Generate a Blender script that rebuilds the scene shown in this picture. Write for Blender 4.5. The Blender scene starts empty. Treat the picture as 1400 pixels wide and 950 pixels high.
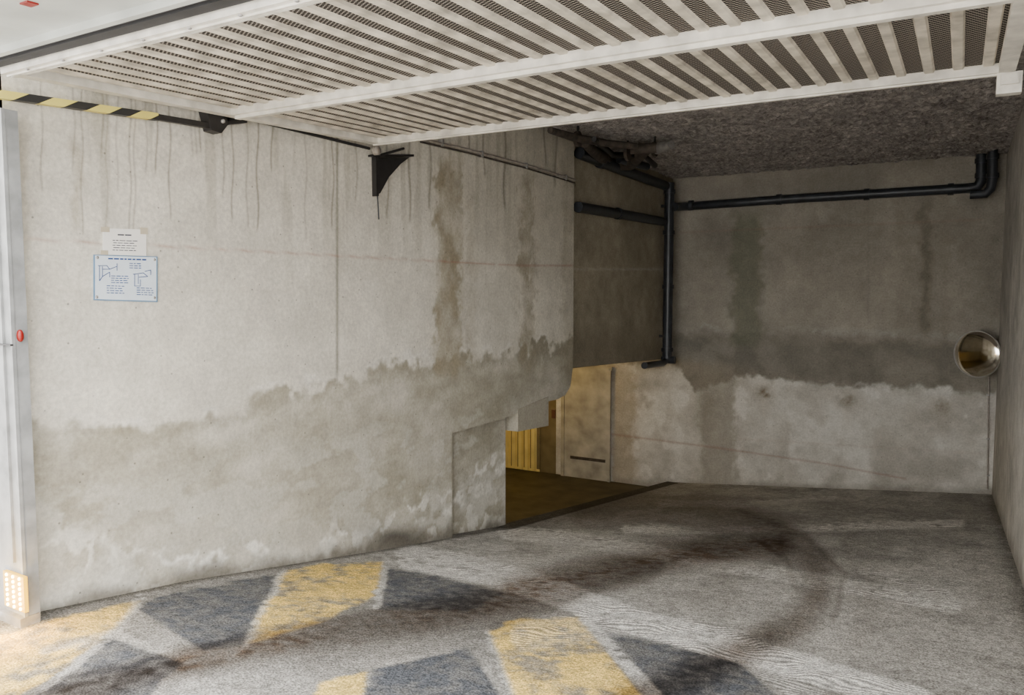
import bpy, math, random
import numpy as np
from mathutils import Vector, Matrix
random.seed(4)
S=bpy.context.scene; COL=S.collection
# ---------------- camera ----------------
F0=1040.0; YAW=math.radians(30.4); PIT=math.atan(75/F0)
C=Vector((0,0,1.6))
Fw=Vector((-math.sin(YAW)*math.cos(PIT),math.cos(YAW)*math.cos(PIT),-math.sin(PIT)))
Rt=Vector((math.cos(YAW),math.sin(YAW),0)); Up=Rt.cross(Fw)
cam=bpy.data.cameras.new('camera'); co=bpy.data.objects.new('camera',cam); COL.objects.link(co)
cam.sensor_width=36; cam.lens=F0/1400*36; cam.clip_start=0.02
m=Matrix((Rt,Up,-Fw)).transposed().to_4x4(); m.translation=C; co.matrix_world=m; S.camera=co
def ray(px,py): return Fw+Rt*((px-700)/F0)+Up*((475-py)/F0)
def at(px,py,ax,val):
    d=ray(px,py); i='xyz'.index(ax); return C+d*((val-C[i])/d[i])
def project(P):
    d=P-np.array(C); f=np.maximum(d@np.array(Fw),0.05)
    return 700+F0*(d@np.array(Rt))/f, 475-F0*(d@np.array(Up))/f
# ---------------- layout ----------------
pc=at(36,840,'z',0); XL=pc.x; Y0=pc.y
k=ray(918,400); XR2=XL-0.10; D=XR2/k.x*k.y
XR=at(1356,675,'y',D).x
ZC=at(925,243,'y',D).z
lb=[(y,z) for y,z in [(Y0,0)]+[tuple(at(a,b,'x',XL).yz) for a,b in ((250,795),(515,753),(690,722))]]
lb.append((D,at(905,657,'y',D).z))
rb=[(Y0,0),(6.2,-.50),(D,at(1350,675,'y',D).z)]
ZI=at(832,656,'y',D).z-0.02
lby=[a for a,b in lb]; lbz=[b for a,b in lb]; rby=[a for a,b in rb]; rbz=[b for a,b in rb]
def fz(x,y):
    t=np.clip((x-XL)/(XR-XL),0,1); return (1-t)*np.interp(y,lby,lbz)+t*np.interp(y,rby,rbz)
# ---------------- noise ----------------
rng=np.random.RandomState(7); TAB=rng.rand(256,256)
def vn(x,y):
    ix=np.floor(x).astype(int); iy=np.floor(y).astype(int); fx=x-ix; fy=y-iy
    fx=fx*fx*(3-2*fx); fy=fy*fy*(3-2*fy)
    g=lambda a,b:TAB[a%256,b%256]
    return (g(ix,iy)*(1-fx)+g(ix+1,iy)*fx)*(1-fy)+(g(ix,iy+1)*(1-fx)+g(ix+1,iy+1)*fx)*fy
def fbm(x,y,s,o=4,seed=0):
    r=0;a=.5
    for i in range(o):
        r=r+a*vn(x*s+17.3*i+seed*31.7,y*s+9.1*i+seed*13.3); s*=2.03;a*=.5
    return r/(1-.5**o)
def sm(a,b,x): 
    t=np.clip((x-a)/(b-a),0,1); return t*t*(3-2*t)
def inpoly(px,py,poly,soft=4):
    ins=np.zeros(px.shape,bool); dmin=np.full(px.shape,1e9); n=len(poly)
    for i in range(n):
        x1,y1=poly[i]; x2,y2=poly[(i+1)%n]
        c=((y1>py)!=(y2>py))&(px<(x2-x1)*(py-y1)/((y2-y1) or 1e-9)+x1); ins^=c
        t=np.clip(((px-x1)*(x2-x1)+(py-y1)*(y2-y1))/((x2-x1)**2+(y2-y1)**2),0,1)
        dmin=np.minimum(dmin,np.hypot(px-x1-t*(x2-x1),py-y1-t*(y2-y1)))
    sd=np.where(ins,dmin,-dmin); return sm(-soft,soft,sd)
def pline(px,py,pts,w,soft=4):
    dmin=np.full(px.shape,1e9)
    for (x1,y1),(x2,y2) in zip(pts[:-1],pts[1:]):
        t=np.clip(((px-x1)*(x2-x1)+(py-y1)*(y2-y1))/((x2-x1)**2+(y2-y1)**2),0,1)
        dmin=np.minimum(dmin,np.hypot(px-x1-t*(x2-x1),py-y1-t*(y2-y1)))
    return 1-sm(w/2-soft,w/2+soft,dmin)
def mixc(c,col,m): 
    m=np.clip(m,0,1)[:,None]; return c*(1-m)+np.array(col)[None,:]*m
# ---------------- materials ----------------
def nodes(name):
    m=bpy.data.materials.new(name); m.use_nodes=True; nt=m.node_tree; b=nt.nodes['Principled BSDF']
    return m,nt,b
def mat(name,col,rough=.6,metal=0,var=.15,scale=12,bump=.1,emit=0,stretch=None):
    m,nt,b=nodes(name); N=nt.nodes; L=nt.links
    tc=N.new('ShaderNodeTexCoord'); no=N.new('ShaderNodeTexNoise'); no.inputs['Scale'].default_value=scale; no.inputs['Detail'].default_value=6
    src=tc.outputs['Object']
    if stretch:
        mp=N.new('ShaderNodeMapping'); mp.inputs['Scale'].default_value=stretch; L.new(src,mp.inputs[0]); src=mp.outputs[0]
    L.new(src,no.inputs['Vector'])
    r=N.new('ShaderNodeMapRange'); r.inputs[1].default_value=.3; r.inputs[2].default_value=.7; r.inputs[3].default_value=1-var; r.inputs[4].default_value=1+var*.4
    L.new(no.outputs['Fac'],r.inputs[0])
    mx=N.new('ShaderNodeVectorMath'); mx.operation='SCALE'; mx.inputs[0].default_value=col; L.new(r.outputs[0],mx.inputs['Scale'])
    L.new(mx.outputs[0],b.inputs['Base Color']); b.inputs['Roughness'].default_value=rough; b.inputs['Metallic'].default_value=metal
    if bump:
        bp=N.new('ShaderNodeBump'); bp.inputs['Strength'].default_value=bump; bp.inputs['Distance'].default_value=.01
        L.new(no.outputs['Fac'],bp.inputs['Height']); L.new(bp.outputs[0],b.inputs['Normal'])
    if emit: 
        b.inputs['Emission Color'].default_value=(*col,1); b.inputs['Emission Strength'].default_value=emit
    return m
def vcmat(name,rough=.9,var=.25,scale=40,bump=.3,ripple=False,bd=.01):
    m,nt,b=nodes(name); N=nt.nodes; L=nt.links
    def mul(x,y):
        q=N.new('ShaderNodeMath'); q.operation='MULTIPLY'; L.new(x,q.inputs[0]); L.new(y,q.inputs[1]); return q.outputs[0]
    def nz(sc,lo,hi,o1,o2,det=8,ro=.7):
        no=N.new('ShaderNodeTexNoise'); no.inputs['Scale'].default_value=sc; no.inputs['Detail'].default_value=det; no.inputs['Roughness'].default_value=ro
        L.new(tc.outputs['Object'],no.inputs['Vector'])
        r=N.new('ShaderNodeMapRange'); r.inputs[1].default_value=lo; r.inputs[2].default_value=hi; r.inputs[3].default_value=o1; r.inputs[4].default_value=o2
        L.new(no.outputs['Fac'],r.inputs[0]); return r.outputs[0]
    at_=N.new('ShaderNodeAttribute'); at_.attribute_name='Col'
    tc=N.new('ShaderNodeTexCoord')
    fac=nz(scale,.3,.7,1-var,1+var*.6)
    vo=N.new('ShaderNodeTexVoronoi'); vo.inputs['Scale'].default_value=scale*.3; L.new(tc.outputs['Object'],vo.inputs['Vector'])
    pr=N.new('ShaderNodeMapRange'); pr.inputs[1].default_value=.04; pr.inputs[2].default_value=.09; pr.inputs[3].default_value=.5; pr.inputs[4].default_value=1
    L.new(vo.outputs['Distance'],pr.inputs[0])
    fac=mul(fac,pr.outputs[0]); fac=mul(fac,nz(7,.35,.62,.87,1.05,10,.75))
    if ripple:
        fac=mul(fac,nz(110,.40,.60,.55,1.42,3,.6)); fac=mul(fac,nz(24,.38,.62,.80,1.15,6,.7))
        wv=N.new('ShaderNodeTexWave'); wv.wave_type='RINGS'; wv.rings_direction='Z'; wv.inputs['Scale'].default_value=9; wv.inputs['Distortion'].default_value=20; wv.inputs['Detail'].default_value=0; wv.inputs['Detail Scale'].default_value=.45
        L.new(tc.outputs['Object'],wv.inputs['Vector'])
        a1=N.new('ShaderNodeMath'); a1.operation='SUBTRACT'; L.new(wv.outputs['Fac'],a1.inputs[0]); a1.inputs[1].default_value=.5
        a2=mul(a1.outputs[0],at_.outputs['Alpha'])
        a3=N.new('ShaderNodeMath'); a3.operation='ADD'; L.new(a2,a3.inputs[0]); a3.inputs[1].default_value=1
        fac=mul(a3.outputs[0],fac)
    mx=N.new('ShaderNodeVectorMath'); mx.operation='SCALE'; L.new(at_.outputs['Color'],mx.inputs[0]); L.new(fac,mx.inputs['Scale'])
    L.new(mx.outputs[0],b.inputs['Base Color']); b.inputs['Roughness'].default_value=rough
    b.inputs['Specular IOR Level'].default_value=.12
    bp=N.new('ShaderNodeBump'); bp.inputs['Strength'].default_value=bump; bp.inputs['Distance'].default_value=bd
    L.new(fac,bp.inputs['Height']); L.new(bp.outputs[0],b.inputs['Normal'])
    return m
M={}
M['wall']=vcmat('concrete_wall',var=.22); M['floor']=vcmat('concrete_floor',var=.4,scale=60,bump=.45,ripple=True)
M['ceil']=vcmat('flocked_ceiling',rough=1,var=.5,scale=45,bump=.8,bd=.02)
M['plain']=mat('plain_concrete',(.45,.43,.40),.9,var=.3,scale=6,bump=.3)
M['facade']=mat('facade_render',(.6,.58,.54),.9)
M['white']=mat('white_painted_metal',(.74,.71,.64),.45,var=.34,scale=9,bump=.03)
M['rib']=mat('cream_painted_rib',(.70,.645,.545),.5,var=.5,scale=8,bump=.03)
M['post']=mat('pale_grey_metal',(.25,.255,.255),.6,var=.35,scale=10,bump=.02)
M['outer']=mat('pale_green_white_metal',(.48,.50,.475),.4,var=.2,scale=4,bump=0)
M['black']=mat('black_metal',(.018,.016,.016),.5,var=.4,scale=20)
M['rubber']=mat('black_rubber',(.018,.018,.020),.7,var=.3)
M['pipe']=mat('dark_cast_iron',(.030,.034,.042),.4,var=.4,scale=10)
M['rustpipe']=mat('rusty_dark_iron',(.075,.060,.048),.8,var=.6,scale=14,bump=.4)
M['steel']=mat('galvanised_steel',(.42,.41,.4),.45,.6,var=.3,scale=20)
M['conduit']=mat('stained_conduit',(.36,.32,.28),.6,var=.4,scale=14)
M['rim']=mat('mirror_rim_plastic',(.40,.38,.35),.5,var=.2,scale=14)
M['paper']=mat('paper',(.80,.78,.74),.8,var=.04,bump=0)
M['board']=mat('printed_board',(.66,.73,.80),.5,var=.05,bump=0)
M['ink']=mat('grey_ink',(.06,.06,.08),.8,var=.1,bump=0); M['blue']=mat('blue_ink',(.02,.06,.22),.8,var=.1,bump=0)
M['edge']=mat('pale_blue_edge',(.13,.24,.38),.6,var=.1,bump=0)
M['tape']=mat('beige_tape',(.50,.44,.33),.4,var=.1,bump=0)
M['red']=mat('red_plastic',(.24,.010,.007),.35,var=.1,bump=0)
M['led']=mat('warm_led',(.9,.72,.24),.4,var=0,bump=0,emit=40)
M['lampbody']=mat('lamp_body',(.20,.11,.002),.4,var=.05,bump=0,emit=17)
M['yellow']=mat('yellow_painted_steel',(.88,.72,.28),.5,var=.12,scale=5,bump=.02)
M['doorw']=mat('off_white_door',(.44,.41,.34),.85,var=.4,scale=4,bump=.15)
M['brown']=mat('brown_floor',(.075,.062,.032),.7,var=.5,scale=3)
M['ochre']=mat('ochre_wall',(.20,.16,.085),.9,var=.3,scale=4)
M['orange']=mat('orange_sign',(.12,.05,.03),.5,var=.1,bump=0)
m,nt,b=nodes('perforated_sheet'); N=nt.nodes; L=nt.links
tc=N.new('ShaderNodeTexCoord'); mp=N.new('ShaderNodeMapping'); mp.inputs['Scale'].default_value=(1,1,0); mp.inputs['Rotation'].default_value=(0,0,.5); L.new(tc.outputs['Object'],mp.inputs[0])
vo=N.new('ShaderNodeTexVoronoi'); vo.voronoi_dimensions='2D'; vo.inputs['Scale'].default_value=60; vo.inputs['Randomness'].default_value=0.0; L.new(mp.outputs[0],vo.inputs['Vector'])
r=N.new('ShaderNodeValToRGB'); r.color_ramp.elements[0].position=.42; r.color_ramp.elements[0].color=(.010,.009,.008,1); r.color_ramp.elements[1].position=.49; r.color_ramp.elements[1].color=(.34,.31,.28,1)
L.new(vo.outputs['Distance'],r.inputs[0]); L.new(r.outputs[0],b.inputs['Base Color']); b.inputs['Roughness'].default_value=.8; b.inputs['Specular IOR Level'].default_value=.05; M['perf']=m
m,nt,b=nodes('hazard_tape'); N=nt.nodes; L=nt.links
tc=N.new('ShaderNodeTexCoord'); wv=N.new('ShaderNodeTexWave'); wv.wave_type='BANDS'; wv.bands_direction='DIAGONAL'; wv.inputs['Scale'].default_value=1.0
mp=N.new('ShaderNodeMapping'); mp.inputs['Scale'].default_value=(0,3.0,-5); L.new(tc.outputs['Object'],mp.inputs[0]); L.new(mp.outputs[0],wv.inputs[0])
r=N.new('ShaderNodeValToRGB'); r.color_ramp.interpolation='CONSTANT'; r.color_ramp.elements[0].color=(.02,.02,.02,1); r.color_ramp.elements[1].position=.48; r.color_ramp.elements[1].color=(.72,.62,.16,1)
L.new(wv.outputs['Fac'],r.inputs[0]); L.new(r.outputs[0],b.inputs['Base Color']); b.inputs['Roughness'].default_value=.5; M['hazard']=m
m,nt,b=nodes('convex_mirror_glass'); b.inputs['Metallic'].default_value=1; b.inputs['Roughness'].default_value=.10
no=nt.nodes.new('ShaderNodeTexNoise'); no.inputs['Scale'].default_value=5; rr=nt.nodes.new('ShaderNodeValToRGB'); rr.color_ramp.elements[0].color=(.86,.80,.66,1); rr.color_ramp.elements[1].color=(.96,.93,.86,1)
nt.links.new(no.outputs['Fac'],rr.inputs[0]); nt.links.new(rr.outputs[0],b.inputs['Base Color']); M['mirror']=m
# ---------------- mesh builder ----------------
def origin(o):
    v=Vector((0,0,0))
    while o: v=v+o.location; o=o.parent
    return v
class MB:
    def __init__(s): s.v=[];s.f=[];s.smooth=[]
    def add(s,vs,fs,sm_=False):
        n=len(s.v); s.v+= [Vector(p) for p in vs]; s.f+=[[i+n for i in f] for f in fs]; s.smooth+=[sm_]*len(fs); return s
    def obox(s,c,ax,ay,az):
        c=Vector(c);ax=Vector(ax);ay=Vector(ay);az=Vector(az)
        vs=[c+ax*i+ay*j+az*k_ for i in(-1,1) for j in(-1,1) for k_ in(-1,1)]
        fs=[(0,1,3,2),(4,6,7,5),(0,4,5,1),(2,3,7,6),(0,2,6,4),(1,5,7,3)]
        if ax.cross(ay).dot(az)<0: fs=[f[::-1] for f in fs]
        return s.add(vs,fs)
    def box(s,a,b):
        a=Vector(a);b=Vector(b);c=(a+b)/2;h=(b-a)/2
        return s.obox(c,(abs(h.x),0,0),(0,abs(h.y),0),(0,0,abs(h.z)))
    def prism(s,pts,d):
        pts=[Vector(p) for p in pts]; d=Vector(d); n=len(pts)
        nrm=sum(((pts[i]-pts[0]).cross(pts[(i+1)%n]-pts[0]) for i in range(n)),Vector())
        if nrm.dot(d)<0: pts=pts[::-1]
        vs=pts+[p+d for p in pts]
        fs=[list(range(n))[::-1],list(range(n,2*n))]+[[i,(i+1)%n,n+(i+1)%n,n+i] for i in range(n)]
        return s.add(vs,fs)
    def tube(s,pts,r,n=12,caps=True):
        pts=[Vector(p) for p in pts]; prev=None; vs=[];fs=[]
        rr_=r if isinstance(r,list) else [r]*len(pts)
        for i,p in enumerate(pts):
            t=((pts[min(i+1,len(pts)-1)]-p).normalized() if i==0 else (p-pts[i-1]).normalized() if i==len(pts)-1 else ((pts[i+1]-p).normalized()+(p-pts[i-1]).normalized()).normalized())
            if prev is None: a=t.orthogonal().normalized()
            else: a=(prev-t*prev.dot(t)).normalized()
            prev=a; b_=t.cross(a)
            for k_ in range(n):
                an=2*math.pi*k_/n; vs.append(p+(a*math.cos(an)+b_*math.sin(an))*rr_[i])
        for i in range(len(pts)-1):
            for k_ in range(n):
                fs.append((i*n+k_,i*n+(k_+1)%n,(i+1)*n+(k_+1)%n,(i+1)*n+k_))
        s.add(vs,fs,True)
        if caps:
            m_=len(vs); s.add(vs[:n],[list(range(n))[::-1]]); s.add(vs[m_-n:],[list(range(n))])
        return s
    def lathe(s,c,ax,prof,n=40):
        ax=Vector(ax).normalized(); a=ax.orthogonal().normalized(); b_=ax.cross(a); vs=[];fs=[];c=Vector(c)
        for rr_,h in prof:
            for k_ in range(n):
                an=2*math.pi*k_/n; vs.append(c+ax*h+(a*math.cos(an)+b_*math.sin(an))*rr_)
        for i in range(len(prof)-1):
            for k_ in range(n): fs.append((i*n+k_,i*n+(k_+1)%n,(i+1)*n+(k_+1)%n,(i+1)*n+k_))
        return s.add(vs,fs,True)
    def build(s,name,mt,parent=None,colfn=None,loc=None):
        o0=origin(parent) if parent else Vector((0,0,0))
        if loc is not None: o0=Vector(loc)
        me=bpy.data.meshes.new(name); me.from_pydata([tuple(p-o0) for p in s.v],[],s.f); me.update()
        me.polygons.foreach_set('use_smooth',s.smooth)
        me.materials.append(M[mt]); o=bpy.data.objects.new(name,me); COL.objects.link(o)
        if parent: o.parent=parent; 
        if loc is not None: o.location=Vector(loc)-(origin(parent) if parent else Vector((0,0,0)))
        if colfn:
            P=np.array([tuple(p) for p in s.v]); px,py=project(P); c=colfn(P,px,py)
            if c.shape[1]==3: c=np.hstack([c,np.zeros((len(c),1))])
            at_=me.color_attributes.new('Col','FLOAT_COLOR','POINT'); at_.data.foreach_set('color',c.astype(np.float32).ravel())
        return o
def grid(mb,us,vs_,fn,flip=False):
    nu,nv=len(us),len(vs_); P=[fn(u,v) for u in us for v in vs_]
    fs=[]
    for i in range(nu-1):
        for j in range(nv-1):
            q=(i*nv+j,(i+1)*nv+j,(i+1)*nv+j+1,i*nv+j+1); fs.append(q[::-1] if flip else q)
    mb.add(P,fs)
def thing(name,label,cat,loc,group=None):
    o=bpy.data.objects.new(name,None); COL.objects.link(o); o.location=loc; o.empty_display_size=.1
    o['label']=label;o['category']=cat
    if group:o['group']=group
    return o
def tag(o,label,cat,group=None):
    o['label']=label;o['category']=cat
    if group:o['group']=group
    return o
def struct(o,label=None,cat=None):
    o['kind']='structure'
    if label:o['label']=label
    if cat:o['category']=cat
    return o
# ---------------- colour functions ----------------
def col_left(P,px,py):
    a,b=P[:,1],P[:,2]; n=len(a)
    c=np.tile(np.array([[.65,.615,.535]]),(n,1))
    n1=fbm(a,b,1.3,5,1); n2=fbm(a,b,6,4,2); n3=fbm(a,b,18,3,3); n4=fbm(a,b,3,6,5)
    sw=fbm(a+.6*b,b*2.2-.3*a,3.2,5,6)
    c=c*(1+.22*(n1-.5)+.26*(n4-.5))[:,None]
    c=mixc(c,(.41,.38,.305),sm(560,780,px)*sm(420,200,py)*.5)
    vs=fbm(a*9,b*.6,1.5,4,4); c=mixc(c,(.42,.395,.325),sm(.54,.69,vs)*.62*sm(430,200,py))
    jit=(n2-.5)*30+(n3-.5)*20+(n1-.5)*40+(sw-.5)*24
    edge=np.interp(px,[0,60,120,180,250,310,370,440,520,570,640,700,790],[590,580,578,590,578,555,536,530,506,500,487,480,468])
    d=py-edge+jit
    tan=(.355,.33,.26)
    c=mixc(c,tan,sm(-4,6,d)*np.clip(.60+1.4*(n4-.45)+.9*(n1-.5)+1.1*(sw-.5),.2,.95))
    c=mixc(c,(.26,.235,.175),np.exp(-((d-9)/9)**2)*np.clip(.15+1.7*(n2-.42),0,.6))
    c=mixc(c,(.76,.735,.67),np.exp(-((d+6)/5)**2)*np.clip(2.8*(n2-.44),0,.7))
    low=np.interp(px,[0,100,220,300,420,520,620,700,790],[640,700,765,755,745,700,665,610,570])
    d2=low-py+(n2-.5)*70+(n1-.5)*60+(n3-.5)*24+(sw-.5)*50
    c=mixc(c,(.31,.285,.22),sm(-6,20,d2)*sm(20,60,d)*.42*np.clip(.3+2*(n1-.35),.2,1.2))
    c=mixc(c,(.56,.54,.475),sm(5,-6,d2)*sm(.42,.52,sw*.5+n2*.5)*sm(30,60,d)*.85)
    c=mixc(c,(.80,.78,.71),np.exp(-((d2+6)/6)**2)*sm(30,60,d)*1.0*sm(100,260,px)*sm(.43,.50,n2))
    c=mixc(c,(.74,.72,.65),sm(.59,.63,fbm(a,b,7,5,9))*sm(25,-30,d2)*sm(40,80,d)*.85)
    c=mixc(c,(.57,.55,.485),sm(.54,.64,sw)*sm(40,110,d)*.55)
    w=(n3-.5)*14+(n2-.5)*18
    for x0,x1,y0,y1,s_ in ((596,632,205,500,.8),(711,730,225,490,.65),(640,650,250,480,.3),(100,112,180,300,.45),(22,40,130,900,.3),(770,790,200,540,.3)):
        c=mixc(c,(.33,.29,.21),sm(x0-5,x0+5,px+w)*sm(x1+5,x1-5,px+w)*sm(y0-8,y0+30,py)*sm(y1+30,y1,py)*s_*np.clip(.6+1.6*(n2-.3),.35,1.3))
    r_=random.Random(3)
    for x in (57,101,112,140,146,160,178,184,200,214,232,262,268,274,305,318,338,352,372,403,418,455,487,530,560,588,640,662,690,745,760):
        y1=r_.randint(200,330); s_=r_.uniform(.3,.85)
        wob=3*np.sin(py*.06+x)
        c=mixc(c,(.25,.225,.18),np.exp(-((px-x+wob*.5)/1.3)**2)*sm(y1+6,y1-6,py)*s_)
    c=mixc(c,(.23,.22,.175),np.exp(-((px-461)/2.0)**2)*sm(530,500,py)*.8)
    ry=np.interp(px,[20,250,560,710],[326,338,355,363]); c=mixc(c,(.36,.14,.10),np.exp(-((py-ry)/1.4)**2)*.42*sm(.1,.4,n2))
    ry=np.interp(px,[40,400],[398,398]); c=mixc(c,(.48,.44,.37),np.exp(-((py-ry)/1.6)**2)*.4*sm(420,380,px))
    c=mixc(c,(.06,.055,.05),np.exp(-((px-542)/38)**2-((py-736)/16)**2)*.97)
    c=mixc(c,(.25,.22,.165),np.exp(-((px-619)/2.0)**2)*sm(585,600,py)*.6)
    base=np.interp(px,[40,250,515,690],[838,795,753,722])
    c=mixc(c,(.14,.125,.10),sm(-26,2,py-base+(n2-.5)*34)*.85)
    return c
def col_back(P,px,py):
    a,b=P[:,0],P[:,2]; n=len(a)
    n1=fbm(a,b,1.1,5,11); n2=fbm(a,b,5,4,12); n3=fbm(a,b,14,3,13); n4=fbm(a,b,3,6,15)
    c=np.tile(np.array([[.36,.33,.28]]),(n,1))*(1+.5*(n1-.5)+.4*(n4-.5))[:,None]
    j=(n2-.5)*16+(n3-.5)*10
    lowm=sm(-4,5,py-505-np.interp(px,[830,930,950,1010,1100,1356],[-10,-5,30,8,18,30])+j)
    c=mixc(c,(.62,.60,.55),lowm*np.clip(.75+1.6*(n4-.45),.45,1))
    c=mixc(c,(.74,.72,.67),lowm*sm(.52,.62,n2*.5+n4*.5)*.6)
    band=sm(-10,12,py-458-np.interp(px,[920,1100,1345],[-4,0,10])+j)*(1-lowm)*sm(900,925,px)
    c=mixc(c,(.22,.203,.17),band*np.clip(.62+1.8*(n4-.45),.25,.92))
    c=mixc(c,(.48,.46,.415),np.exp(-((py-452-np.interp(px,[920,1100,1345],[-4,0,10])+j)/4)**2)*.45*sm(900,925,px)*sm(.4,.55,n2))
    w=(n3-.5)*12+(n2-.5)*18
    for x0,x1,y0,y1,col,s_ in ((1000,1042,285,470,(.19,.195,.14),.65),(958,1006,500,660,(.30,.275,.225),.7),(1258,1272,270,450,(.14,.125,.095),.7),(1225,1300,250,460,(.26,.235,.19),.35),(832,868,500,660,(.34,.275,.18),.6)):
        c=mixc(c,col,sm(x0-8,x0+8,px+w)*sm(x1+8,x1-8,px+w)*sm(y0-10,y0+20,py)*sm(y1+14,y1-6,py)*s_)
    for x,y in ((1045,537),(1157,546),(1286,555)):
        c=mixc(c,(.20,.16,.105),np.exp(-((px-x)/13)**2-((py-y)/11)**2)*(.5+1.2*(n3-.3))*.95)
        c=mixc(c,(.48,.44,.38),np.exp(-((px-x-2)/7)**2)*sm(y,y+10,py)*sm(y+50,y+20,py)*.3)
    for lx,ly,s_ in (([832,980,1130,1240],[593,612,634,655],.45),([925,1345],[318,300],.2),([1010,1345],[600,620],.12)):
        ry=np.interp(px,lx,ly); c=mixc(c,(.34,.19,.15),np.exp(-((py-ry)/1.4)**2)*s_*sm(lx[0]-2,lx[0]+4,px)*sm(lx[-1]+2,lx[-1]-4,px))
    c=mixc(c,(.27,.25,.22),np.exp(-((px-1187)/1.6)**2)*.35*sm(460,430,py))
    c=mixc(c,(.2,.18,.15),sm(650,662,py+j*.5-np.interp(px,[900,1345],[0,12]))*.5)
    return c
def col_right(P,px,py):
    a,b=P[:,1],P[:,2]; n1=fbm(a,b,2,5,21); n2=fbm(a,b,8,4,22)
    c=np.tile(np.array([[.54,.52,.485]]),(len(a),1))*(1+.5*(n1-.5)+.5*(n2-.5))[:,None]
    return mixc(c,(.22,.20,.17),sm(.2,0,b-fz(P[:,0],a)+(n2-.5)*.1)*.7)
def col_recess(P,px,py):
    a,b=P[:,1],P[:,2]; n1=fbm(a,b,2,5,31); n2=fbm(a,b,8,4,32)
    c=np.tile(np.array([[.37,.33,.25]]),(len(a),1))*(1+.5*(n1-.5)+.3*(n2-.5))[:,None]
    c=mixc(c,(.22,.185,.135),sm(435,475,py+(n2-.5)*30)*.5); return mixc(c,(.6,.55,.5),np.exp(-((py-368)/1.5)**2)*.35)
def col_ceil(P,px,py):
    a,b=P[:,0],P[:,1]; n2=fbm(a,b,20,3,41); n3=fbm(a,b,4,4,42)
    return np.tile(np.array([[.45,.42,.405]]),(len(a),1))*(1+1.2*(n2-.5)+.5*(n3-.5))[:,None]
def col_floor(P,px,py):
    a,b=P[:,0],P[:,1]; n=len(a)
    n1=fbm(a,b,.9,5,51); n2=fbm(a,b,5,4,52); n3=fbm(a,b,20,3,53); n4=fbm(a,b,2.2,6,54)
    c=np.tile(np.array([[.43,.415,.385]]),(n,1))*(1+.4*(n1-.5)+.7*(n4-.5))[:,None]
    near=sm(5.2,3.2,b); c=c*(1-.32*near)[:,None]  # base colour darkened near the entrance to offset strong sky light
    qx=px+(n2-.5)*8+(n3-.5)*7; qy=py+(n2-.5)*6+(n3-.5)*5
    rip=np.full(n,.14)
    dark=(.062,.070,.086)
    for pl in ([(188,832),(240,808),(386,786),(332,880),(275,888)],[(530,776),(585,783),(690,812),(640,835),(518,835)],[(815,862),(900,874),(1010,905),(1060,950),(1060,1000),(895,960)],
               [(80,900),(150,870),(250,905),(170,990),(20,1000)],[(510,915),(640,885),(690,960),(690,1000),(480,1000)]):
        c=mixc(c,dark,inpoly(qx,qy,pl,2.5)*np.clip(.76+1.6*(n3*.6+n4*.4-.52),.25,.92))
    ye=(.80,.565,.155)
    for pl in ([(390,780),(450,770),(524,767),(511,815),(440,850),(335,880),(352,842)],[(-60,885),(80,845),(192,822),(164,852),(58,935),(-60,990)],
               [(670,866),(705,848),(792,844),(830,892),(895,975),(710,975)],[(440,935),(500,916),(490,990),(400,990)]):
        wear=.90*np.clip(.16+.84*sm(.33,.53,n4*.4+n2*.25+n3*.35+.02),0,1)
        c=mixc(c,ye,inpoly(qx,qy,pl,2.5)*wear)
    wh=(.60,.585,.55)
    for pts,w,s_ in (([(332,886),(388,782)],9,.7),([(527,766),(514,830)],9,.7),([(800,846),(905,960)],16,.75),([(194,818),(165,854),(60,943)],11,.55),([(668,866),(705,960)],9,.5),([(530,768),(600,776),(700,806)],9,.55),([(60,890),(150,866),(250,900),(330,890)],12,.4)):
        c=mixc(c,wh,pline(qx,qy,pts,w,3)*s_*sm(.30,.5,n3+.1))
    wb=(.72,.705,.67)
    for pts,w,s_ in (([(560,762),(650,778),(740,803),(870,850),(980,880),(1100,912),(1260,960)],36,.92),([(690,728),(790,738),(880,752),(1050,782),(1180,805),(1305,828)],20,.95),
                     ([(855,724),(1000,724),(1160,720),(1315,716)],11,1),([(900,688),(1010,690),(1140,680)],7,.6),([(1180,780),(1300,812)],12,.65),([(720,870),(860,850),(1010,880),(1110,950)],40,.25)):
        mk=pline(qx,qy,pts,w,3); c=mixc(c,wb,mk*s_*np.clip(.25+.75*sm(.27,.47,n2*.5+n3*.5),0,1)); rip=np.maximum(rip,mk*.85)
    sc=sm(.50,.64,fbm(a*1.3,b*.6,2.2,6,57))*sm(4,5.5,b); c=mixc(c,(.62,.605,.57),sc*.5); rip=np.maximum(rip,sc*.35)
    g=sm(y690-.4,y690-.1,b)*sm(XL+.12,XL+.07,a); c=mixc(c,(.03,.027,.02),g*.9); c=mixc(c,(.10,.095,.085),sm(y690-.3,y690,b)*sm(XL+.5,XL+.1,a)*.4)
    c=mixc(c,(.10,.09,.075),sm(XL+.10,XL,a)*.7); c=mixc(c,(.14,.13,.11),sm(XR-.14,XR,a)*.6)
    c=c*(1+.55*(n3-.5))[:,None]
    wx=px+(n1-.5)*20+(n2-.5)*8; wy=py+(n1-.5)*14+(n2-.5)*6
    arc=[(800,700),(880,694),(960,698),(1030,711),(1080,732),(1112,765),(1122,800),(1108,838),(1070,872),(1010,900),(940,925),(860,950),(780,985)]
    band=[(-40,990),(60,962),(150,932),(250,905),(340,884),(430,866),(520,851),(600,838),(670,822),(740,803),(820,782),(900,762),(980,748),(1060,742)]
    k_=np.clip(.92+.9*(n3-.5)+.7*(n4-.5),.45,1.15)
    tint=np.array([.94,1.0,1.04])[None,:]
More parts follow.
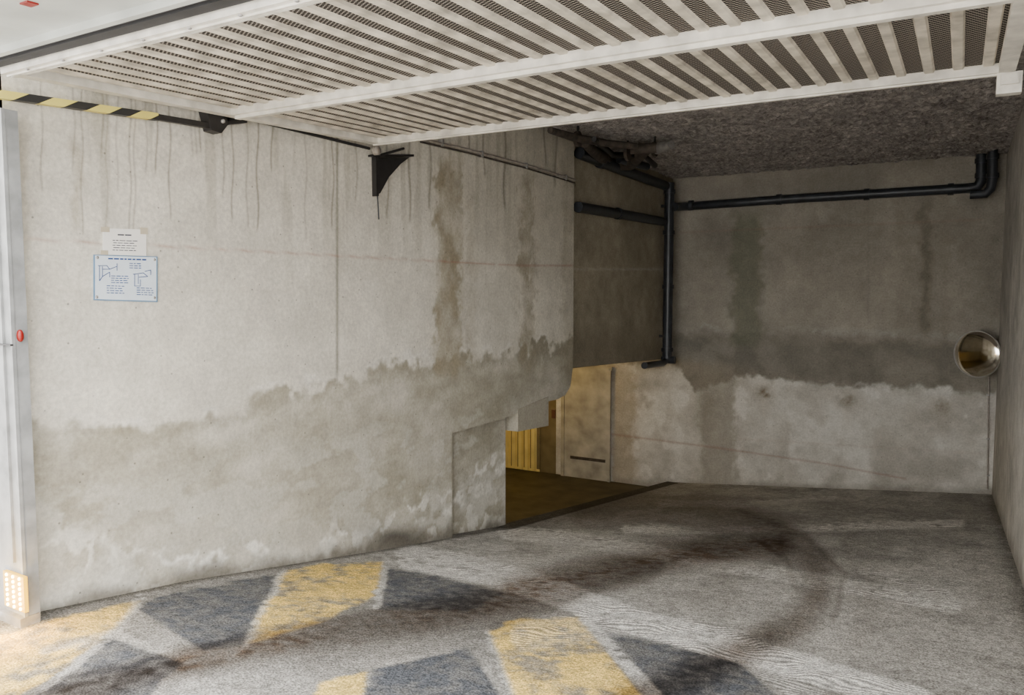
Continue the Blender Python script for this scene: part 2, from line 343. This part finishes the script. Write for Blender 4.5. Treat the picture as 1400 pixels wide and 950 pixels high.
    for pts,w,s_,so in ((arc,42,.56,19),(band,42,.78,17),([(430,892),(600,858),(760,822)],50,.25,24),([(1010,700),(1095,728),(1155,785),(1145,850)],8,.35,4),([(900,712),(1020,728),(1075,765),(1085,800)],7,.3,4),([(1150,730),(1190,790),(1180,870)],34,.15,14),([(660,858),(820,800),(930,760)],14,.25,6),([(1060,872),(940,925),(780,985)],36,.45,16),([(-40,960),(250,885),(600,818)],8,.3,4)):
        mm=np.clip(pline(wx,wy,pts,w,so)*s_*k_,0,.9)[:,None]
        c=c*(1-mm*tint*.97)
    return np.hstack([np.clip(c,0.008,.9),rip[:,None]])
# ---------------- setting ----------------
y618=at(618,600,'x',XL).y; y690=at(690,650,'x',XL-.10).y; y750=at(750,560,'x',XL).y; yE=at(784,400,'x',XL).y
fl=MB()
xs=np.linspace(XL-.12,XR+.02,300); ys=np.concatenate([np.linspace(Y0-.8,4.8,360),np.linspace(4.81,D,370)])
grid(fl,xs,ys,lambda x,y:(x,y,float(fz(x,y))))
for i in range(len(ys)-1):
    if ys[i]>y690-.4:
        z0,z1=float(fz(XL,ys[i])),float(fz(XL,ys[i+1])); fl.add([(XL-.12,ys[i],z0),(XL-.12,ys[i+1],z1),(XL-.12,ys[i+1],ZI-.1),(XL-.12,ys[i],ZI-.1)],[(0,1,2,3)])
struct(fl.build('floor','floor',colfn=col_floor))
o=MB().box((-14,-14,-.12),(14,Y0-.8,0)).build('floor_forecourt_bounce','plain'); struct(o)  # unseen ground outside, added to bounce sky light into the entrance
struct(MB().box((XL-4.5,5.2,ZI-.12),(XL-.12,D,ZI)).build('floor_lower','brown'))
lw=MB(); zs=np.linspace(0,1,230)
def zbot(y,sec):
    if sec=='A': return float(np.interp(y,lby,lbz))-.05
    a=at(618,592,'x',XL); b=at(688,572,'x',XL); c2=at(748,549,'x',XL); d2=at(762,546,'x',XL); e2=at(773,540,'x',XL); e3=at(780,528,'x',XL); f2=at(784,500,'x',XL)
    return float(np.interp(y,[a.y,b.y,c2.y,d2.y,e2.y,e3.y,yE],[a.z,b.z,c2.z,d2.z,e2.z,e3.z,f2.z]))
def sect(y0,y1,n,sec,x=XL):
    grid(lw,np.linspace(y0,y1,n),zs,lambda y,t:(x,y,zbot(y,sec)*(1-t)+t*ZC))
    yy=np.linspace(y0,y1,24)
    for p,q in zip(yy[:-1],yy[1:]):
        a,b=zbot(p,sec),zbot(q,sec)
        lw.add([(x,p,a),(x,q,b),(XL-.3,q,b),(XL-.3,p,a)],[(3,2,1,0)])
        lw.add([(XL-.3,p,a),(XL-.3,q,b),(XL-.3,q,ZC),(XL-.3,p,ZC)],[(0,3,2,1)])
sect(Y0,y618,600,'A'); sect(y618,yE,280,'B')
x2=XL-.09
grid(lw,np.linspace(y618,y690,70),np.linspace(0,1,70),lambda y,t:(x2,y,zbot(y,'A')*(1-t)+t*(zbot(y,'B')+.02)))
zt=zbot(y690,'B')+.02; zb_=zbot(y690,'A')
lw.add([(x2,y690,zb_-.5),(XL-.3,y690,ZI),(XL-.3,y690,zt),(x2,y690,zt)],[(0,1,2,3)])
lw.add([(XL,y618,zbot(y618,'A')),(x2,y618,zbot(y618,'A')),(x2,y618,zbot(y618,'B')),(XL,y618,zbot(y618,'B'))],[(0,1,2,3)])
lw.add([(XL,yE,zbot(yE,'B')),(XL-.3,yE,zbot(yE,'B')),(XL-.3,yE,ZC),(XL,yE,ZC)],[(0,1,2,3)])
struct(lw.build('wall_left','wall',colfn=col_left))
xk=XL+.005
pA=at(708,590,'x',xk); pB=at(750,582,'x',xk)
bm=MB(); bm.prism([(xk,pA.y,pA.z),(xk,pB.y,pB.z),(xk,pB.y,at(750,548,'x',xk).z+.05),(xk,pA.y,at(708,566,'x',xk).z+.05)],(-.5,0,0))
struct(bm.build('trim_1','wall',colfn=lambda P,px,py:np.tile(np.array([[.40,.37,.30]]),(len(P),1))))
u0=at(780,503,'x',XR2); u1=at(905,491,'x',XR2)
rw=MB(); grid(rw,np.linspace(yE-.1,D,120),np.linspace(0,1,120),lambda y,t:(XR2,y,float(np.interp(y,[u0.y,u1.y],[u0.z,u1.z]))*(1-t)+t*ZC))
rw.add([(XR2,yE-.1,u0.z),(XR2,D,u1.z),(XR2-.3,D,u1.z),(XR2-.3,yE-.1,u0.z)],[(3,2,1,0)])
struct(rw.build('wall_left_recess','wall',colfn=col_recess))
bw=MB(); grid(bw,np.linspace(XL-2.2,XR+.05,440),np.linspace(ZI-.05,ZC,300),lambda x,z:(x,D,z))
struct(bw.build('wall_back','wall',colfn=col_back))
rwm=MB(); grid(rwm,np.linspace(Y0,D,300),np.linspace(-1.5,ZC,140),lambda y,z:(XR,y,z),True)
struct(rwm.build('wall_right','wall',colfn=col_right))
ce=MB(); cx=np.linspace(XL-.4,XR+.1,220); cy=np.concatenate([np.linspace(Y0+.3,4.2,40),np.linspace(4.25,D+.02,340)])
GX,GY=np.meshgrid(cx,cy,indexing='ij'); H=fbm(GX.ravel(),GY.ravel(),14,3,61)
H=(np.abs(H-.5)*.10).reshape(GX.shape); ny=len(cy)
P=[(cx[i],cy[j],ZC-H[i,j]) for i in range(len(cx)) for j in range(ny)]
ce.add(P,[(i*ny+j,i*ny+j+1,(i+1)*ny+j+1,(i+1)*ny+j) for i in range(len(cx)-1) for j in range(ny-1)])
struct(ce.build('ceiling','ceil',colfn=col_ceil))
struct(MB().box((XL-5,Y0+.1,ZC+.06),(XR+1,D+.4,ZC+.3)).build('ceiling_light_block','plain'))  # unseen slab added above the ceiling to block leaking sky light
ib=MB(); ib.box((XL-4.5,D,ZI),(XL-2.2,D+.1,ZC)); struct(ib.build('wall_inner_back','ochre'))
struct(MB().box((XL-4.6,5.2,ZI),(XL-4.5,D,1.2)).build('wall_inner_left','ochre'))
struct(MB().box((XL-4.5,5.1,ZI),(XL-.3,5.2,1.2)).build('wall_inner_front','ochre'))
struct(MB().box((XL-4.5,5.2,.95),(XL-.31,D,1.1)).build('ceiling_lower','ochre'))
struct(MB().box((-10,Y0-.05,3.0),(6,Y0+.3,5.5)).build('wall_front_top','facade'))
struct(MB().box((-10,Y0-.0,-.1),(XL-.3,Y0+.3,3.0)).build('wall_front_left','facade'))
struct(MB().box((XR,Y0-.05,-.1),(6,Y0+.3,3.0)).build('wall_front_right','facade'))
d1=MB(); a=at(640,560,'y',D-.09); b=at(736,640,'y',D-.09)
d1.box((a.x,D-.03,ZI),(b.x,D-.01,.93)); o=struct(d1.build('door_1','ochre'),'yellow ribbed garage door at the back of the lower garage','garage door')  # dark ochre backing paints in the shade between the yellow ribs
xx=a.x; d1=MB()
while xx<b.x-.05:
    d1.prism([(xx,D-.03,ZI+.02),(xx+.02,D-.09,ZI+.02),(xx+.085,D-.09,ZI+.02),(xx+.105,D-.03,ZI+.02)],(0,0,.9-ZI)); xx+=.135
d1.box((a.x,D-.05,ZI+.01),(b.x,D-.03,ZI+.05)); d1.build('ribbed_panel','yellow',o)
d2=MB(); a=at(772,503,'y',D-.05); b=at(831,655,'y',D-.05); d2.box((a.x,D-.05,ZI),(b.x,D-.01,a.z)); o=struct(d2.build('door_2','doorw'),'off white door leaf beneath the recessed wall','door')
e=MB(); e.box((b.x,D-.07,ZI),(b.x+.04,D-.01,a.z+.03)); e.box((a.x-.06,D-.07,ZI),(a.x,D-.01,a.z+.03)); e.box((a.x-.06,D-.07,a.z),(b.x+.06,D-.01,a.z+.06)); e.build('door_frame','doorw',o)
e=MB(); q=at(800,627,'y',D-.06); e.box((a.x+.12,D-.058,q.z-.03),(b.x-.05,D-.05,q.z+.02)); e.build('rusty_rail','rustpipe',o)
sg=MB(); a=at(754,560,'y',D-.03); b=at(759,572,'y',D-.03); sg.box((a.x,D-.03,b.z),(b.x,D-.005,a.z)); sg.box((a.x+.02,D-.035,b.z+.03),(b.x-.02,D-.03,a.z-.03))
tag(sg.build('wall_box','orange',loc=(a.x,D-.03,b.z)),'small reddish brown box on the ochre wall of the lower garage','box')
# ---------------- overhead door ----------------
XP=XL+.10
P0=at(0,92,'x',XP); P1=at(515,193,'x',XP); q=at(1388,92,'y',P1.y)
W=(q-P1).length; Ud=(q-P1).normalized(); Vd=(P1-P0); DP=Vd.length; Vd.normalize(); Nd=Ud.cross(Vd).normalized()
def pp(u,v,w): return P0+Ud*u+Vd*v+Nd*w
door=thing('overhead_garage_door','raised tilting garage door with white frame, cream ribs and perforated sheet overhead','garage door',P0)
def pbox(mb,u0,u1,v0,v1,w0,w1): return mb.obox(pp((u0+u1)/2,(v0+v1)/2,(w0+w1)/2),Ud*(u1-u0)/2,Vd*(v1-v0)/2,Nd*(w1-w0)/2)
pbox(MB(),.03,W-.03,.03,DP-.03,.016,.026).build('perforated_sheet','perf',door)
def planehit(px,py,w=0):
    d=ray(px,py); t=(P0+Nd*w-C).dot(Nd)/d.dot(Nd); return C+d*t
vm=(planehit(325,152)-P0).dot(Vd); vm2=(planehit(1240,4)-P0).dot(Vd); vm=(vm+vm2)/2
nr=31; sp=(W-.1)/nr
for i in range(nr):
    u=.05+sp*(i+.5); rm=MB(); w=.026
    rm.add([pp(u-w,.05,.016),pp(u-w*.72,.05,.004),pp(u+w*.72,.05,.004),pp(u+w,.05,.016),pp(u-w,DP-.05,.016),pp(u-w*.72,DP-.05,.004),pp(u+w*.72,DP-.05,.004),pp(u+w,DP-.05,.016)],
           [(0,1,5,4),(1,2,6,5),(2,3,7,6)]); rm.build('rib','rib',door)
for (u0_,u1_,v0,v1) in ((0,W,0,.075),(0,W,DP-.07,DP),(0,.07,.075,DP-.07),(W-.07,W,.075,DP-.07)):
    r_=MB(); pbox(r_,u0_,u1_,v0,v1,-.03,.05)
    if u1_-u0_>1: pbox(r_,u0_,u1_,v0+.025,v0+.032,-.038,-.03); pbox(r_,u0_,u1_,v0+.045,v0+.06,-.036,-.03)
    r_.build('frame_rail','white',door)
r_=MB(); pbox(r_,.07,W-.07,vm-.045,vm+.045,-.03,.016); pbox(r_,.07,W-.07,vm-.02,vm+.02,-.05,-.03); pbox(r_,.07,W-.07,vm+.035,vm+.045,-.036,-.03); r_.build('cross_rail','white',door)
for i in range(14):
    u=.2+i*(W-.4)/13; b_=MB(); b_.lathe(pp(u,.014,-.03),-Nd,[(.009,0),(.009,.004),(.004,.007),(0.0001,.007)],10); b_.build('bolt','steel',door)
s_=MB(); pbox(s_,-.1,W+.0,-.08,-.02,-.01,.05); pbox(s_,-.1,W,-.10,-.08,.0,.03); s_.build('rubber_seal','rubber',door)
s_=MB(); pbox(s_,-.1,W,-.60,-.12,.02,.09); pbox(s_,-.1,W,-.14,-.11,-.01,.02); osk=s_.build('outer_skin','outer',door)
s_=MB(); hit=planehit(40,5,.018); uu=(hit-P0).dot(Ud); vv=max((hit-P0).dot(Vd),-.57)
pbox(s_,uu-.025,uu+.025,vv-.02,vv+.02,.014,.0198); s_.build('sticker','red',osk)
s_=MB(); pbox(s_,W-.075,W+.03,DP-.06,DP+.02,-.13,-.03); pbox(s_,W-.06,W+.015,DP-.08,DP-.06,-.09,-.04); s_.build('corner_bracket','white',door)
# ---------------- lifting arm ----------------
xa=XL+.05
def wp(px,py,x=None): return at(px,py,'x',XL if x is None else x)
a0=wp(-30,125,xa); a1=wp(214,160,xa); a2=wp(298,174,xa)
arm=thing('lifting_arm','slim door lifting arm wrapped in black and yellow hazard tape beside left wall','door arm',a0)
dv=(a1-a0).normalized(); nv=Vector((1,0,0)).cross(dv)
MB().obox((a0+a1)/2,(.02,0,0),dv*((a1-a0).length/2),nv*.019).build('taped_tube','hazard',arm)
MB().obox((a1+a2)/2,(.014,0,0),(a2-a1)*.5,nv*.016).build('bare_tube','black',arm)
bk=MB(); bk.prism([wp(283,150,xa+.03),wp(312,150,xa+.03),wp(320,160,xa+.03),wp(303,182,xa+.03),wp(290,178,xa+.03)],(-.078,0,0)); bk.prism([wp(310,158,xa+.03),wp(338,155,xa+.03),wp(338,168,xa+.03),wp(312,170,xa+.03)],(-.078,0,0)); bk.build('pivot_bracket','black',arm)
b_=MB(); b_.lathe(wp(304,166,xa+.03),(1,0,0),[(.012,0),(.012,.012),(.006,.018),(.0001,.018)],12); b_.build('pivot_bolt','steel',arm)
g0=wp(330,160,XL+.03); g1=wp(505,203,XL+.03)
gr=MB(); gr.tube([g0,g1],.011,8); tag(gr.build('guide_rod','black',loc=g0),'thin dark guide rod along the wall between hazard arm and roller bracket','rod')
rb_=thing('roller_bracket','black triangular bracket with pale roller below the raised door corner','bracket',wp(518,268))
MB().prism([wp(514,215,XL+.03),wp(560,215,XL+.03),wp(548,224,XL+.03),wp(532,242,XL+.03),wp(520,264,XL+.03),wp(515,266,XL+.03)],(-.008,0,0)).build('gusset_plate','black',rb_)
e=MB(); e.prism([wp(510,211,XL+.05),wp(566,211,XL+.05),wp(566,214,XL+.05),wp(510,214,XL+.05)],(-.05,0,0)); e.build('top_flange','black',rb_)
e=MB(); e.prism([wp(514,212,XL+.045),wp(517,212,XL+.045),wp(518,268,XL+.045),wp(515,268,XL+.045)],(-.045,0,0)); e.build('side_flange','black',rb_)
e=MB(); e.lathe(wp(512,206,XL+.05),(1,0,0),[(.0001,0),(.035,0),(.035,.012),(.024,.018),(.035,.024),(.035,.036),(.0001,.036)],24); e.build('roller','conduit',rb_)
e=MB(); e.tube([wp(516,266,XL+.03),wp(517,282,XL+.03),wp(518,300,XL+.03)],.005,8); e.build('hanging_rod','pipe',rb_)
e=MB(); e.tube([wp(520,212,XL+.06),wp(552,203,XL+.06)],.010,8); e.build('pin','black',rb_)
cd=thing('wall_conduit','thin stained conduit pipe running along top of the left wall','pipe',wp(585,192))
MB().tube([wp(575,190,XL+.03),wp(640,205,XL+.03),wp(720,226,XL+.03),wp(786,246,XL+.03)],.014,10).build('tube','conduit',cd)
MB().tube([wp(575,194,XL+.025),wp(640,209,XL+.025),wp(720,230,XL+.025),wp(786,250,XL+.025)],.008,8).build('tube','rustpipe',cd)
for a in ((600,195),(655,210),(716,226),(770,242)):
    p=wp(*a,XL); MB().box((XL,p.y-.012,p.z-.035),(XL+.046,p.y+.012,p.z+.022)).build('clip','steel',cd)
# ---------------- notices ----------------
def wquad(mb,x0,y0,x1,y1,off,th=.002):
    return mb.prism([wp(x0,y0,XL+off),wp(x1,y0+(x1-x0)*.03,XL+off),wp(x1,y1+(x1-x0)*.03,XL+off),wp(x0,y1,XL+off)],(-th,0,0))
n1=thing('paper_notice','white paper notice taped on left wall directly above the blue framed board','notice',wp(142,348))
wquad(MB(),141,312,200,348,.006,.0055).build('sheet','paper',n1)
for q_ in ((138,310,150,317),(192,311,202,320),(138,342,148,350)): wquad(MB(),*q_,.0075).build('tape','tape',n1)
r_=random.Random(2)
def words(mb,x0,x1,y,h,off,r_,lo=3,hi=9):
    x=x0
    while x<x1-2:
        w=min(r_.uniform(lo,hi),x1-x); wquad(mb,x,y+(x-x0)*.03,x+w,y+h+(x-x0)*.03,off,.001); x+=w+1.3
t=MB(); words(t,161,180,320,1.8,.007,r_); t.build('heading','ink',n1)
t=MB()
for i in range(5): words(t,154+i%2,188-(i*3)%5,328+i*3.3,1.0,.007,r_)
t.build('text_lines','ink',n1)
n2=thing('instruction_board','blue-edged white instruction board with line drawings screwed to the left wall','sign',wp(130,411))
wquad(MB(),128.6,348,215.4,410.4,.008,.0078).build('border','edge',n2)
wquad(MB(),130.2,349.2,213.8,408.8,.0095,.003).build('panel','board',n2)
t=MB(); words(t,148,200,352.5,2.0,.0105,r_,3,10); t.build('heading','blue',n2)
for (x0,x1,y,dy,nn) in ((177,193,359.5,3,3),(152,176,376.5,3,4),(146,170,390,3.2,4),(187,210,393,3,4)):
    t=MB()
    for i in range(nn): words(t,x0,x1,y+i*dy,1.1,.0105,r_,2,6)
    t.build('text_lines','blue',n2)
for grp in (((134,363,146,363),(136,363,136,384),(140,364,140,378),(136,384,140,378),(146,363,150,368),(150,368,141,368),(150,368,160,364),(140,378,150,372),(150,372,150,379),(160,360,160,370)),
           ((182,375,196,373),(184,375,184,391),(189,375,189,388),(184,391,192,391),(192,382,192,391),(196,373,202,378),(202,378,190,379),(198,371,206,369),(206,369,206,376))):
    t=MB()
    for (x0,y0,x1,y1) in grp: t.tube([wp(x0,y0,XL+.0105),wp(x1,y1,XL+.0105)],.0019,5)
    t.build('drawing','blue',n2)
for a in ((133,352),(211,355),(132,406),(211,407)):
    MB().lathe(wp(*a,XL+.009),(1,0,0),[(.008,0),(.008,.003),(.0001,.005)],10).build('screw','steel',n2)
# ---------------- left post ----------------
po=thing('door_post','pale grey metal side post of the door frame at the left edge','door post',(XL-.12,Y0-.06,0))
yp=Y0-.07; xpr=at(20,520,'y',yp).x; zp=at(10,146,'y',yp).z
e=MB(); e.box((XL-.3,yp,0),(xpr,Y0-.002,zp)); e.box((xpr-.075,yp-.012,.30),(xpr-.067,yp,zp-.02)); e.box((xpr-.012,yp-.006,0),(xpr+.004,yp+.01,zp)); e.build('post_body','post',po)
z=at(10,471,'y',yp).z; MB().box((XL-.3,yp-.014,z-.004),(xpr+.005,yp-.001,z+.004)).build('joint','black',po)
p=at(30,460,'y',yp); e=MB(); e.lathe((xpr+.004,yp+.03,p.z),(1,0,0),[(.0001,.016),(.010,.016),(.013,.010),(.013,0),(.013,-.01)],16); e.v=[Vector((v.x,v.y,p.z+(v.z-p.z)*2.2)) for v in e.v]; e.build('reflector','red',po)
MB().box((XL-.28,yp-.03,0),(xpr+.01,yp+.06,.045)).build('foot','steel',po)
yl=yp-.025
a=at(4,780,'y',yl); b=at(34,838,'y',yl)
led=thing('safety_light','lit warm yellow LED lamp at the foot of the pale left post','light',(a.x,yp,b.z))
MB().box((a.x,yl,b.z),(b.x,yp-.007,a.z)).build('housing','lampbody',led)
for i in range(3):
    for j in range(7):
        x=a.x+(i+.6)*(b.x-a.x)/3.2; z=b.z+(j+.5)*(a.z-b.z)/7
        MB().lathe((x,yl,z),(0,-1,0),[(.008,0),(.007,.005),(.0001,.007)],10).build('led','led',led)
pl=bpy.data.lights.new('led_glow','POINT'); pl.energy=20; pl.color=(1,.56,.06); pl.shadow_soft_size=.06; lo=bpy.data.objects.new('led_glow',pl); COL.objects.link(lo); lo.location=((a.x+b.x)/2+.10,yl-.14,.16)
# ---------------- pipes ----------------
yb=D-.09
def by(px,py,y=None): return at(px,py,'y',yb if y is None else y)
xd=XR2+.13; pm=at(914,350,'x',xd); yd=pm.y
p1=thing('drain_pipe','long dark horizontal drain pipe along top of back wall with elbow up to ceiling','pipe',by(925,280))
s0=at(917,283,'y',yd); MB().tube([(xd+.085,yd,s0.z),by(940,282),by(1080,272),by(1328,257)],.066,14).build('pipe_run','pipe',p1)
MB().tube([by(1325,257),by(1336,255),by(1341,248),by(1342,235),by(1342,211)],.066,14).build('elbow','pipe',p1)
for a in ((945,281),(1065,273),(1185,266),(1300,259)):
    p=by(*a); MB().tube([p-Vector((.035,0,-.003)),p+Vector((.035,0,.003))],.08,14).build('collar','pipe',p1)
for y_ in (240,220):
    p=by(1342,y_); MB().tube([p-Vector((0,0,.03)),p+Vector((0,0,.03))],.080,14).build('collar','pipe',p1)
p2=thing('riser_pipe','short dark vertical pipe with bend in the top right corner','pipe',by(1352,265))
yr=D-.30
MB().tube([at(1326,266,'y',yr),at(1347,265,'y',yr),at(1354,258,'y',yr),at(1357,244,'y',yr),at(1357,205,'y',yr)],.060,14).build('pipe_bend','pipe',p2)
for y_ in (240,214):
    p=at(1357,y_,'y',yr); MB().tube([p-Vector((0,0,.03)),p+Vector((0,0,.03))],.074,14).build('collar','pipe',p2)
zt_=at(914,250,'y',yd).z; zb2=at(912,490,'y',yd).z
p3=thing('corner_downpipe','dark vertical downpipe in the corner between recessed wall and back wall','pipe',(xd,yd,zb2))
MB().tube([(xd,yd,zt_),(xd,yd,zb2)],.075,16).build('pipe_run','pipe',p3)
for y_ in (262,318,392,478): 
    z=at(914,y_,'y',yd).z; MB().tube([(xd,yd,z-.03),(xd,yd,z+.03)],.092,16).build('collar','pipe',p3)
MB().tube([(xd,yd,zb2+.05),(xd,yd-.03,zb2-.03),(xd,yd-.2,zb2-.06),(xd,yd-1.0,zb2-.03)],.05,12).build('elbow','pipe',p3)
MB().tube([(xd-.08,yd,zb2-.02),(xd+.13,yd,zb2-.02)],.06,12).build('end_cap','pipe',p3)
for z in (zt_-.35,zb2+.35): MB().box((XR2+.001,yd-.02,z-.02),(xd,yd+.02,z+.02)).build('wall_clamp','black',p3)
xw=XR2+.09
p4=thing('recess_pipe','dark horizontal pipe crossing the recessed left wall to the corner downpipe','pipe',at(788,283,'x',xw))
MB().tube([at(790,283,'x',xw),at(850,293,'x',xw),at(906,303,'x',xw)],.065,14).build('pipe_run','pipe',p4)
p=at(845,292,'x',xw); MB().tube([p-Vector((0,.04,0)),p+Vector((0,.04,0))],.077,14).build('collar','pipe',p4)
p5=thing('ceiling_pipe','dark pipe just below ceiling leading back to the corner downpipe','pipe',at(795,212,'x',xw))
MB().tube([at(792,209,'x',xw),at(850,232,'x',xw),at(910,254,'x',xw)],.07,14).build('pipe_run','pipe',p5)
p=at(822,221,'x',xw); MB().tube([p-Vector((0,.05,.0)),p+Vector((0,.05,0))],.085,14).build('collar','pipe',p5)
zc=ZC-.16
def cz(px,py,z=None): return at(px,py,'z',zc if z is None else z)
p6=thing('pipe_junction','gnarled rusty black pipe junction hanging from the rough ceiling near the left wall','pipe junction',cz(860,215))
MB().tube([cz(752,178),cz(785,188),cz(830,196),cz(870,200)],[.035,.045,.04,.04],10).build('branch','rustpipe',p6)
MB().tube([cz(800,196),cz(822,216),cz(842,226),cz(862,222),cz(885,204)],[.05,.08,.07,.10,.06],12).build('trap_bend','rustpipe',p6)
MB().tube([cz(862,204),cz(905,202)],.06,12).build('coupling','rustpipe',p6)
MB().tube([cz(898,203),cz(918,198)],[.07,.05],12).build('grey_cap','steel',p6)
MB().tube([cz(846,218),cz(885,228,zc-.03)],.05,10).build('branch','pipe',p6)
MB().tube([cz(812,190),cz(838,212),cz(880,212),cz(895,226)],[.03,.04,.03,.04],10).build('branch','black',p6)
for a in ((790,190),(825,214),(858,210),(895,204)):
    p=cz(*a); MB().tube([p,Vector((p.x,p.y,ZC-.0))],.014,8).build('hanger','black',p6)
    MB().tube([p-Vector((.02,0,0)),p+Vector((.02,0,0))],.085,12).build('clamp','rustpipe',p6)
# ---------------- mirror ----------------
mc=at(1336,484,'y',D-.36); ax=Vector((-.52,-.85,-.02)).normalized()
mr=thing('convex_mirror','round convex traffic mirror with thin rim in the far right corner','mirror',mc)
Rm=.30
MB().lathe(mc,ax,[(Rm,0)]+[(Rm*math.cos(t),.06*math.sin(t)**1.3) for t in np.linspace(.1,math.pi/2-.001,16)],48).build('mirror_glass','mirror',mr)
MB().lathe(mc,ax,[(Rm-.004,.008),(Rm+.002,.016),(Rm+.009,.014),(Rm+.011,0),(Rm+.004,-.02),(Rm-.06,-.05),(.0001,-.06)],48).build('rim','rim',mr)
MB().tube([mc-ax*.05,mc-ax*.1,Vector((min(mc.x+.08,XR-.05),D-.02,mc.z))],.02,10).build('bracket','black',mr)
cb=thing('cable_conduit','thin pale vertical cable conduit below the round mirror','conduit',by(1350,668,D-.03))
MB().tube([by(1352,515,D-.03),by(1351,600,D-.03),by(1350,668,D-.03)],.010,8).build('tube','conduit',cb)
for y_ in (540,600,650):
    p=by(1351,y_,D-.03); MB().box(p-Vector((.02,.014,.008)),p+Vector((.02,.03,.008))).build('clip','steel',cb)
wq=lambda a,b:at(a,b,'x',XR-.03)
b0=wq(1378,792); tw=thing('loose_wire','thin bent dark wire sticking out at the foot of the right wall','wire',b0)
MB().tube([wq(1380,796),wq(1375,782),wq(1378,768),wq(1373,758)],.005,6).build('strand','black',tw); MB().tube([wq(1376,781),wq(1371,775),wq(1368,782)],.004,6).build('strand','black',tw)
# ---------------- light ----------------
w=bpy.data.worlds.new('world'); S.world=w; w.use_nodes=True; nt=w.node_tree; bg=nt.nodes['Background']
bg.inputs[0].default_value=(1,.988,.965,1); bg.inputs[1].default_value=9.3
def light(name,kind,loc,en,col,size=.2):
    l=bpy.data.lights.new(name,kind); l.energy=en; l.color=col; l.shadow_soft_size=size; o=bpy.data.objects.new(name,l); COL.objects.link(o); o.location=loc; return o
light('garage_lamp','POINT',(XL-2.4,D-1.5,.7),58,(1,.70,.25),.15)
